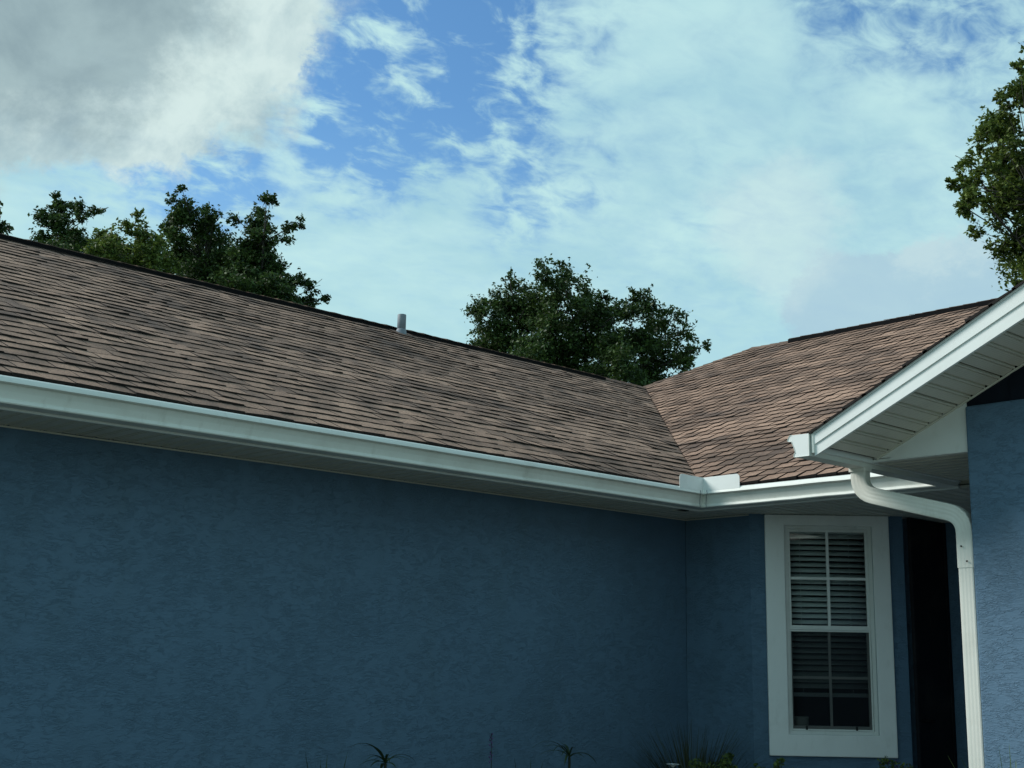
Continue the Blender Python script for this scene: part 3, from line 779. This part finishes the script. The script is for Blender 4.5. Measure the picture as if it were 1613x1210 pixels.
    mb = MB(); mb.rings([section(np.array([-3.673, 7.039, z]), (0, 0, -1), np.cross(pn, (0, 0, -1))) for z in (GB - .60, 1.2, .05)]); frac_bm(mb.build('lower_pipe', M_DOWN, ds))
    w, dth = .058, .046
    mb = MB(); mb.rings([section(O0 + (0, 0, z), (0, 0, -1), np.cross(pn, (0, 0, -1))) for z in (.006, -.022)]); frac_bm(mb.build('outlet_collar', M_DOWN, ds))
    for (p, nrm) in (((-3.685, 6.996, GB - .50), (0, -1, 0)), ((-3.655, 6.996, GB - .585), (0, -1, 0)), ((-3.84, 7.03, GB - .27), (0, -1, 0))):
        mb = MB(); p = np.array(p); mb.tube([p, p + np.array(nrm) * .006], .005, 8); mb.build('screw', M_GROOVE, ds)
gutters()

# ------------------------------------------------------------------ soffits
def soffits():
    # closed backing sheets just above the panels
    mb = MB(); z = HS + .012
    mb.add([(XA - .05, Y0 - .4, z), (FA, Y0 - .4, z), (FA, FB, z), (FC, FB, z), (XP + .02, FB, z), (XP + .02, 10.1, z), (-5.5, 10.1, z), (-5.5, 9.5, z), (XA - .05, 9.5, z)], [tuple(range(9))])
    mb.add([(FC + .01, YG, z + .038), (XP + .02, YG, z + .038), (XP + .02, FB + .02, z + .038), (FC + .01, FB + .02, z + .038)], [(0, 1, 2, 3)])
    so = hb(mb, 'soffit', M_GROOVE, solid=.004); so['label'] = 'white panelled soffit under the eaves and entry'
    def panel(o, along, across, L, n=3, pitch=.1, mats=None, parent=None, up=(0, 0, 1)):
        """a vinyl panel: n ribs of given pitch side by side along `along`, length L along `across`"""
        o = np.array(o, float); along = np.array(along, float); across = np.array(across, float); up = np.array(up, float)
        prof = []
        for k in range(n):
            a = k * pitch
            prof += [(a + .001, .012), (a + .008, .011), (a + .014, .0), (a + pitch * .78, 0), (a + pitch * .80, .006), (a + pitch * .86, .006), (a + pitch * .88, -.002), (a + pitch - .003, -.001), (a + pitch - .001, .012)]
        prof.append((n * pitch - .0005, .011))
        mb = MB(); dz = rng.normal(0, .0008)
        mb.strip([o + along * a + up * (h + dz) for a, h in prof], [o + along * a + up * (h + dz) + across * L for a, h in prof])
        return mb.build('soffit_panel', mats or M_SOFFITV, parent or so)
    P = .3
    # long eave: ribs run from wall to fascia
    y = Y0 - .4; k = 0
    while y + P < YB - .0:
        L = FA - XA - .004
        if y + P > FB: 
            break
        panel((XA + .002, y, HS), (0, 1, 0), (1, 0, 0), L, 3, P / 3, M_SOFFITV if k % 3 else M_SOFFIT); y += P + .0015; k += 1
    ylast = y
    # corner + short eave + entry ceiling: ribs along y
    x = XA + .002
    while x + P < XP + .05:
        y0 = FB + .002 if x > FA - .02 else ylast
        y0 = FB + .002 if x >= FA - P else ylast
        if x < FA and x + P > FA: y0 = FB + .002
        if x + P > FC: y0 = FB + .03
        panel((x + P, y0, HS), (-1, 0, 0), (0, 1, 0), (10.0 if x > -6.0 else 9.4) - y0, 3, P / 3, M_SOFFITV if k % 2 else M_SOFFIT); x += P + .0015; k += 1
    # eave of the gabled wing: ribs along x
    y = YG + .055
    while y < FB - .05:
        panel((FC + .022, y, HS + .036), (0, 1, 0), (1, 0, 0), XP - FC - .03, 3, .1, M_SOFFIT); y += P + .0015
    mb = MB(); mb.box((FC + .0015, FB + .0215, HS - .0035), (XP + .01, FB + .034, HS + .050)); mb.build('channel_trim', M_SOFFIT, so)
    # J channel along the long wall
    mb = MB(); mb.box((XA + .001, Y0 - .4, HS - .012), (XA + .010, YB - .001, HS - .0035)); mb.build('channel_trim', M_SOFFIT, so)
    mb = MB(); mb.box((XA + .011, YB - .010, HS - .012), (-6.27, YB - .001, HS - .0035)); mb.build('channel_trim', M_SOFFIT, so)
    # sloping rake soffit of the gable
    def zs(x): return CAMZ + 1.252 + .467 * (x + 4.234)
    mb = MB(); mb.prism([(-4.23, YR + .03, zs(-4.23) + .016), (XRC, YR + .03, zs(XRC) + .016), (XRC, YG, zs(XRC) + .016), (-4.23, YG, zs(-4.23) + .016)], (0, 0, .004))
    rs = frac_bm(hb(mb, 'rake_soffit', M_GROOVE)); rs['label'] = 'sloping vented soffit panels under the gable rake'
    c2 = 1 / math.hypot(1, .467); t = np.array([c2, 0, .467 * c2]); up = np.array([-.467 * c2, 0, c2]); s = 0; L = (XRC + 4.20) / c2
    while s + P < L:
        o = np.array([-4.215, YR + .018, zs(-4.215)]) + t * s
        panel(o, t, (0, 1, 0), YG - YR - .026, 3, .1, M_SOFFITV, rs, up); s += P + .0015
    mb = MB(); mb.prism([(-4.21, YG - .008, zs(-4.21) - .001), (XRC, YG - .008, zs(XRC) - .002), (XRC, YG - .008, zs(XRC) - .014), (-4.20, YG - .008, zs(-4.21) - .008)], (0, .008, 0)); mb.build('channel_trim', M_SOFFIT, rs)
    # white boxed eave end between the gutter and the stucco
    xb = -4.232
    mb = MB(); mb.prism([(xb, YG, HS + .034), (XP - .002, YG, HS + .034), (XP - .002, YG, zs(XP) + .01), (xb, YG, zs(xb) + .01)], (0, .04, 0))
    eb = frac_bm(hb(mb, 'eave_end_panel', M_FASCIA)); eb['label'] = 'white triangular panel closing the eave beside the stucco'
    mb = MB(); mb.prism([(-4.13, YG - .004, HS + .040), (XP - .004, YG - .004, HS + .036), (XP - .004, YG - .004, HS + .166), (-3.97, YG - .004, HS + .121)], (0, .0035, 0)); frac_bm(mb.build('lap_sheet', M_FASCIA, eb))
soffits()

# ------------------------------------------------------------------ plants at the wall foot
def set_rnd(o, vals):
    a = o.data.attributes.new('rnd', 'FLOAT', 'FACE'); a.data.foreach_set('value', vals)
def blade(parent, base, tip_dir, L, w, droop, m, lift=.9, name='leaf', n=8):
    """arching strap leaf, folded along its midrib"""
    base = np.array(base, float); d = np.array([math.cos(tip_dir), math.sin(tip_dir), 0]); sd = np.array([-d[1], d[0], 0])
    mb = MB(); Lf = []; Mi = []; Rt = []; p = base.copy(); ang = lift
    for i in range(n + 1):
        t = i / n; ww = w * (min(1, .35 + 2.2 * t) if t < .3 else (1 - ((t - .3) / .7) ** 1.7)) + .0006
        up = np.array([-d[0] * math.sin(ang), -d[1] * math.sin(ang), math.cos(ang)])
        Lf.append(p + sd * ww + up * ww * .35); Mi.append(p.copy()); Rt.append(p - sd * ww + up * ww * .35)
        p = p + (d * math.cos(ang) + np.array([0, 0, math.sin(ang)])) * L / n
        ang -= droop / n
    mb.strip(Lf, Mi); mb.strip(Mi, Rt)
    o = mb.build(name, m, parent, smooth=True); set_rnd(o, [float(rng.random())] * len(mb.f))
    return o
def leaves(parent, name, centers, radii, per, size, m, aspect=.45, flat=1.0):
    P = []; 
    for c, r in zip(centers, radii):
        k = rng.normal(0, 1, (per, 3)); k /= np.linalg.norm(k, axis=1)[:, None]; k *= (rng.random((per, 1)) ** .45) * r; k[:, 2] *= flat
        P.append(np.array(c) + k)
    P = np.concatenate(P); return leaf_cloud(parent, name, P, size, m, aspect)
def leaf_cloud(parent, name, P, size, m, aspect=.45, up_bias=.35):
    n = len(P)
    a = rng.normal(0, 1, (n, 3)); a[:, 2] *= .7; a /= np.linalg.norm(a, axis=1)[:, None]
    nn = rng.normal(0, 1, (n, 3)); nn[:, 2] = np.abs(nn[:, 2]) + up_bias
    b = np.cross(nn, a); b /= np.linalg.norm(b, axis=1)[:, None] + 1e-9
    s = size * rng.uniform(.65, 1.25, (n, 1))
    nrm = np.cross(a, b)
    v = np.empty((n, 4, 3)); v[:, 0] = P - a * s * .5; v[:, 1] = P + b * s * aspect * .5 + nrm * s * .08 + a * s * .05; v[:, 2] = P + a * s * .5; v[:, 3] = P - b * s * aspect * .5 + nrm * s * .08 + a * s * .05
    base = np.array(parent.location) if parent is not None else np.zeros(3)
    v = v.reshape(-1, 3) - base
    me = bpy.data.meshes.new(name); me.vertices.add(4 * n); me.vertices.foreach_set('co', v.ravel())
    me.loops.add(4 * n); me.loops.foreach_set('vertex_index', np.arange(4 * n)); me.polygons.add(n)
    me.polygons.foreach_set('loop_start', np.arange(n) * 4); me.polygons.foreach_set('loop_total', np.full(n, 4))
    me.materials.append(m); me.update(calc_edges=True)
    at = me.attributes.new('rnd', 'FLOAT', 'FACE'); at.data.foreach_set('value', rng.random(n))
    o = bpy.data.objects.new(name, me); link(o, parent); return o

def plants():
    def at(px, py, xpl=XA + .45): return on_plane(px, py, (1, 0, 0), xpl)
    # strap-leaved clump, far left
    p = at(512, 1214); r = thing('strap_leaf_plant', 'dark strap leaved clump leftmost along the foot of the shaded wall', 'plant', (p[0], p[1], 0), 'strap leaved plants along the wall')
    for px, py in ((482, 1191), (515, 1196), (546, 1191), (497, 1206), (530, 1208), (505, 1204)):
        q = at(px, py, XA + .45 + rng.normal(0, .06)); b = np.array([p[0], p[1], 0.02]); dd = q - b
        blade(r, b, math.atan2(dd[1], dd[0]), np.linalg.norm(dd) * 1.03, .013, .12, M_BLADE, math.atan2(dd[2], np.hypot(dd[0], dd[1])) + .05)
    # arching rosettes on stems
    def rosette(px, py, lab, tips, extra):
        c = at(px, py); r = thing('arching_leaf_plant', lab, 'plant', (c[0], c[1], 0), 'arching leaved plants along the wall')
        mb = MB(); mb.tube([(c[0], c[1], 0), (c[0] + .01, c[1] - .01, c[2] * .5), c], .009, 7); mb.build('stem', M_GRASSY, r)
        for (tx, ty, w) in tips:
            q = at(tx, ty, XA + .45 + rng.normal(0, .08)); dd = q - c
            blade(r, c, math.atan2(dd[1], dd[0]), np.linalg.norm(dd) * 1.16, w, 1.3, M_BLADE, math.atan2(dd[2], np.hypot(dd[0], dd[1])) + .68)
        for k in range(extra):
            a = rng.uniform(0, 2 * math.pi); blade(r, c, a, rng.uniform(.1, .2), .007, 1.6, M_BLADE, .8)
    rosette(607, 1203, 'arching strap leaved plant, second from left at the wall foot', [(555, 1188, .011), (573, 1184, .010), (568, 1212, .010), (585, 1212, .012), (600, 1218, .012), (622, 1212, .012), (650, 1207, .008), (612, 1196, .008), (578, 1196, .012)], 5)
    rosette(897, 1193, 'umbrella of thin drooping leaves on one stalk before the shaded wall', [(842, 1190, .005), (858, 1184, .006), (873, 1170, .006), (888, 1176, .007), (905, 1184, .006), (918, 1197, .008), (936, 1210, .012), (890, 1210, .010), (872, 1196, .006), (850, 1200, .005)], 4)
    # blades between them
    p = at(832, 1216); r = thing('strap_leaf_plant', 'three short blades of a strap leaved plant left of the umbrella leaves', 'plant', (p[0], p[1], 0), 'strap leaved plants along the wall')
    for px, py in ((811, 1198), (836, 1198), (854, 1203)):
        q = at(px, py); b = np.array([p[0], p[1], .02]); dd = q - b
        blade(r, b, math.atan2(dd[1], dd[0]), np.linalg.norm(dd) * 1.02, .014, .1, M_BLADE, math.atan2(dd[2], np.hypot(dd[0], dd[1])) + .04)
    # purple flower spike
    t = at(774, 1155); r = thing('flower_spike', 'thin upright purple flower spike against the shaded wall', 'flower', (t[0], t[1], 0))
    mb = MB(); mb.tube([(t[0] + .02, t[1] + .01, 0), (t[0] + .01, t[1], t[2] * .6), t], [.004, .003, .002], 6); mb.build('stem', M_GRASSY, r)
    for k in range(16):
        z = t[2] - .005 - .010 * k - (.025 if k > 8 else 0)
        mb = MB(); a = k * 2.4; rr = .005 + .004 * rng.random()
        c = np.array([t[0] + rr * math.cos(a), t[1] + rr * math.sin(a), z])
        mb.tube([c - (0, 0, .006), c, c + np.array([math.cos(a) * .008, math.sin(a) * .008, .008])], [.002, .0055, .001], 6)
        o = mb.build('blossom', M_FLOWER, r, smooth=True); set_rnd(o, [float(rng.random())] * len(mb.f))
    # wiry ornamental grass in the corner
    c = at(1092, 1215, XA + .55); r = thing('wiry_grass', 'dark wiry grass tuft with arching stems in the wall corner', 'grass tuft', (c[0], c[1], 0))
    for (px, py) in ((1093, 1139), (1116, 1156), (1150, 1162), (1165, 1172), (1020, 1193), (1030, 1190), (1055, 1170), (1075, 1165)):
        q = at(px, py, XA + .55); b = np.array([c[0], c[1], .05]); dd = q - b
        blade(r, b, math.atan2(dd[1], dd[0]), np.linalg.norm(dd) * 1.05, .0048, .5, M_GRASSY, math.atan2(dd[2], np.hypot(dd[0], dd[1])) + .25, n=10)
    for k in range(250):
        a = rng.uniform(0, 2 * math.pi); L = rng.uniform(.68, .98)
        blade(r, (c[0] + .06 * math.cos(a), c[1] + .06 * math.sin(a), .05), a, L, rng.uniform(.003, .0055), rng.uniform(.2, 1.1), M_GRASSY, rng.uniform(1.25, 1.55), n=6)
    # leafy shrubs
    def shrub(lab, spots, size, m, xpl, per=60, name='leafy_shrub', flowers=None):
        cs = [on_plane(px, py, (1, 0, 0), xpl) if xpl is not None else on_plane(px, py, (1, -1, 0), W0[0] - W0[1] + .75) for px, py, _ in spots]
        c = np.mean(cs, axis=0); r = thing(name, lab, 'shrub', (c[0], c[1], 0))
        mb = MB()
        for q in cs: mb.tube([(c[0], c[1], 0), (c + q) / 2 * (1, 1, .6), q], [.008, .006, .002], 6)
        mb.build('stem', M_GRASSY, r)
        D = np.linalg.norm(cs[0] - CAM)
        leaves(r, 'foliage', cs, [s[2] * D / F for s in spots], per, size, m, .6)
        if flowers: leaves(r, 'blossoms', cs[:flowers], [s[2] * D / F for s in spots][:flowers], 5, .022, M_FLOWER, .8)
    shrub('pale green leafy shrub in front of the wiry grass', [(1145, 1197, 9), (1150, 1192, 6), (1138, 1203, 8), (1148, 1210, 12), (1125, 1212, 12), (1095, 1204, 10), (1110, 1212, 10)], .034, M_SHRUB, XA + .8, 46)
    shrub('small green leafy sprigs below the left edge of the window trim', [(1226, 1205, 8), (1222, 1212, 9), (1190, 1211, 8), (1232, 1198, 3), (1200, 1216, 10), (1252, 1214, 6)], .03, M_SHRUB, None, 34)
    shrub('trailing plant with purple blossoms below the right corner of the window trim', [(1391, 1200, 7), (1398, 1198, 7), (1408, 1204, 7), (1420, 1208, 7), (1432, 1211, 7), (1390, 1209, 6), (1410, 1214, 10)], .028, M_SHRUB, None, 30, flowers=5)
    # white bloom
    c = at(1060, 1209, XA + .9); r = thing('white_flower', 'white bloom at the foot of the wiry grass', 'flower', (c[0], c[1], 0))
    mb = MB(); mb.tube([(c[0], c[1], 0), c], .004, 6); mb.build('stem', M_GRASSY, r)
    for k in range(7):
        a = k * 2 * math.pi / 7; blade(r, c, a, .06, .018, .9, M_WHITEFL, .7, name='petal', n=4)
    # tuft by the gable wall
    c = on_plane(1597, 1222, (0, 1, 0), YP - .5); r = thing('leafy_tuft', 'small green tuft in front of the sunlit stucco at the far right', 'plant', (c[0], c[1], 0))
    for k in range(34):
        a = rng.uniform(0, 2 * math.pi); blade(r, (c[0], c[1], .02), a, c[2] * rng.uniform(.95, 1.17), .006, rng.uniform(.1, .5), M_SHRUB, rng.uniform(1.36, 1.55), n=6)
plants()

# ------------------------------------------------------------------ trees behind the house
def tree(lab, D, blobs, depth, leaf, m, trunk_px, trunk_r, dens=1.0, fill=None, group=None):
    k = D / F
    c0 = at_depth(trunk_px, 700, D); base = np.array([c0[0], c0[1], 0.0])
    r = thing('oak_tree', lab, 'tree', tuple(base), group)
    fwd = np.array([FW[0], FW[1], 0]); fwd /= np.linalg.norm(fwd)
    xs = [b[0] for b in blobs]; xm = (min(xs) + max(xs)) / 2; xw = max(60, (max(xs) - min(xs)) / 2)
    allb = [(b, rng.uniform(-.5, .5)) for b in blobs]
    for b in blobs:                                            # a second, deeper layer behind the first
        if b[2] > 14: allb.append(((b[0] + rng.normal(0, b[2] * .35), b[1] + abs(rng.normal(0, b[2] * .5)), b[2] * .9), rng.uniform(.3, 1.0)))
    for b in (fill or []): allb += [(b, rng.uniform(-1, 1)), (b, rng.uniform(-1, 1))]
    pts = []; limbs = []
    for (bx, by, br), dz in allb:
        br *= 1.3 if br < 13 else 1.1
        edge = 1 - min(1, abs(bx - xm) / xw) ** 2
        c = at_depth(bx, by, D) + fwd * dz * depth * (.35 + .65 * edge)
        R = br * k; limbs.append((c, R))
        ns = max(4, int(5 + 9 * min(1.5, (br / 25) ** 1.3)))
        q = rng.normal(0, 1, (ns, 3)); q /= np.linalg.norm(q, axis=1)[:, None]; q *= (rng.random((ns, 1)) ** .4) * R * .88
        sub = c + q; sr = R * rng.uniform(.24, .44, ns)
        for s, rr in zip(sub, sr):
            n = max(14, int(dens * 34 * (rr / leaf) ** 2 * .9))
            n = min(n, 520)
            w = rng.normal(0, .55, (n, 3)); w[:, 2] *= .72
            pts.append(s + w * rr)
            # sprays reaching out
            if rng.random() < .55:
                dr = s - c + rng.normal(0, .25, 3) * R; dr /= np.linalg.norm(dr) + 1e-6; dr[2] += .25
                t = rng.uniform(.2, 1.0, (max(5, n // 7), 1)); pts.append(s + dr * rr * 1.9 * t + rng.normal(0, .07, (len(t), 3)) * rr * 2)
    P = np.concatenate(pts)
    crown = leaf_cloud(r, 'crown', P, leaf, m, .5)
    mb = MB(); top = max(l[0][2] for l in limbs); low = min(l[0][2] for l in limbs)
    fork = base + np.array([0, 0, max(2.2, low * .75)])
    cen = np.mean([l[0] for l in limbs], axis=0)
    mb.tube([base - (0, 0, .2), base + (fork - base) * .35 + rng.normal(0, .08, 3), fork], [trunk_r * 1.35, trunk_r, trunk_r * .8], 12)
    mains = []
    for a in range(5):
        tgt = limbs[int(rng.integers(len(limbs)))][0]; mid = fork + (tgt - fork) * .5 + np.array([0, 0, .5])
        mains += [fork + (mid - fork) * .6, mid, mid + (tgt - mid) * .5]
        mb.tube([fork, fork + (mid - fork) * .6, mid, tgt], [trunk_r * .5, trunk_r * .34, trunk_r * .22, trunk_r * .05], 8)
    mains = np.array(mains)
    for c, R in limbs:
        j = mains[np.argmin(np.linalg.norm(mains - c, axis=1) + np.maximum(0, mains[:, 2] - c[2]) * 2)]
        mid = (j + c) / 2 + rng.normal(0, .12, 3) * R
        mb.tube([j, mid, c], [trunk_r * .12, trunk_r * .08, trunk_r * .04], 6)
        for _ in range(3):
            e = c + rng.normal(0, .55, 3) * R; mb.tube([c, (c + e) / 2 + rng.normal(0, .1, 3) * R, e], [trunk_r * .05, trunk_r * .035, .006], 5)
    mb.build('trunk', M_BARK, r, smooth=True)
    return r

GT = 'oak trees behind the house'
tree('broad round crowned oak behind the roof valley', 38, [(765, 497, 24), (748, 490, 12), (790, 472, 26), (812, 446, 20), (803, 436, 10), (857, 440, 20), (862, 426, 9), (893, 436, 18), (897, 420, 7), (880, 428, 8), (840, 478, 36), (890, 478, 36), (925, 466, 24), (955, 474, 22), (957, 460, 9), (930, 510, 42), (872, 528, 42), (800, 520, 32), (985, 500, 28), (1003, 482, 14), (1012, 494, 22), (1040, 500, 20), (1056, 512, 18), (1068, 530, 22), (1092, 548, 16), (1112, 543, 8), (1020, 545, 36), (970, 555, 36), (768, 538, 26), (905, 570, 40), (1075, 565, 20), (842, 562, 36), (780, 560, 24)],
     2.6, .115, M_OAK, 920, .22, .85, [(830, 600, 45), (900, 620, 55), (970, 610, 50), (1030, 600, 45)], GT)
tree('slender oak crown left of the taller trees behind the roof ridge', 33, [(90, 312, 7), (92, 321, 9), (87, 326, 11), (97, 330, 12), (104, 336, 20), (72, 350, 13), (116, 326, 10), (56, 366, 12), (96, 358, 24), (140, 342, 13), (154, 334, 9), (122, 368, 22), (80, 378, 20), (110, 392, 24)], 1.6, .10, M_OAK, 100, .14, 1.2, [(90, 420, 30), (120, 440, 30)], GT)
tree('low yellow green oak between the slender tree and the tallest pair', 30, [(160, 372, 16), (182, 384, 18), (214, 366, 18), (236, 372, 20), (205, 395, 24), (240, 398, 24), (170, 398, 18), (225, 352, 9)], 1.5, .10, M_OAK2, 210, .14, 1.2, [(200, 425, 26), (240, 430, 28)], GT)
tree('tall oak with a pointed top behind the left part of the ridge', 35, [(296, 312, 7), (284, 323, 11), (275, 322, 8), (300, 338, 20), (320, 334, 11), (262, 354, 18), (290, 366, 28), (328, 368, 24), (278, 392, 28), (325, 400, 30), (345, 355, 12), (360, 412, 24)], 1.8, .105, M_OAK, 305, .16, 1.25, [(290, 430, 34), (330, 440, 34)], GT)
tree('leaning oak with an outstretched right limb above the ridge', 34, [(402, 326, 15), (424, 318, 10), (432, 330, 9), (370, 344, 11), (396, 348, 22), (383, 388, 32), (420, 376, 20), (444, 372, 12), (462, 370, 13), (476, 366, 9), (405, 415, 30), (432, 424, 24), (470, 442, 17), (494, 456, 14), (511, 471, 8), (452, 462, 20), (490, 478, 14), (380, 435, 30), (420, 455, 26)], 1.8, .105, M_OAK, 395, .16, 1.25, [(400, 480, 34), (440, 490, 30)], GT)
tree('oak at the very left edge, only a few twigs in view', 33, [(-6, 352, 10), (-20, 340, 18), (-35, 365, 28), (-60, 340, 34), (-90, 370, 40)], 1.6, .15, M_OAK, -60, .2, .8, [(-60, 420, 40)], GT)
tree('near oak spreading over the gable at the right edge', 20, [(1606, 117, 10), (1592, 147, 17), (1578, 140, 9), (1585, 166, 19), (1612, 165, 22), (1590, 192, 22), (1571, 200, 14), (1560, 214, 8), (1602, 222, 27), (1561, 250, 17), (1537, 260, 11), (1581, 252, 22), (1526, 280, 13), (1503, 284, 7), (1546, 290, 15), (1531, 310, 13), (1520, 330, 13), (1511, 331, 6), (1545, 324, 9), (1576, 300, 18), (1602, 290, 22), (1588, 318, 9), (1604, 350, 10), (1612, 384, 5), (1609, 440, 6), (1599, 450, 6), (1640, 130, 40), (1650, 200, 45), (1640, 280, 45), (1645, 350, 40), (1700, 160, 60), (1710, 250, 60), (1700, 340, 55), (1640, 430, 26), (1780, 220, 70), (1770, 330, 60)],
     1.8, .085, M_OAK2, 1760, .09, .95, None, GT)

scene.render.resolution_x = 1024; scene.render.resolution_y = 768
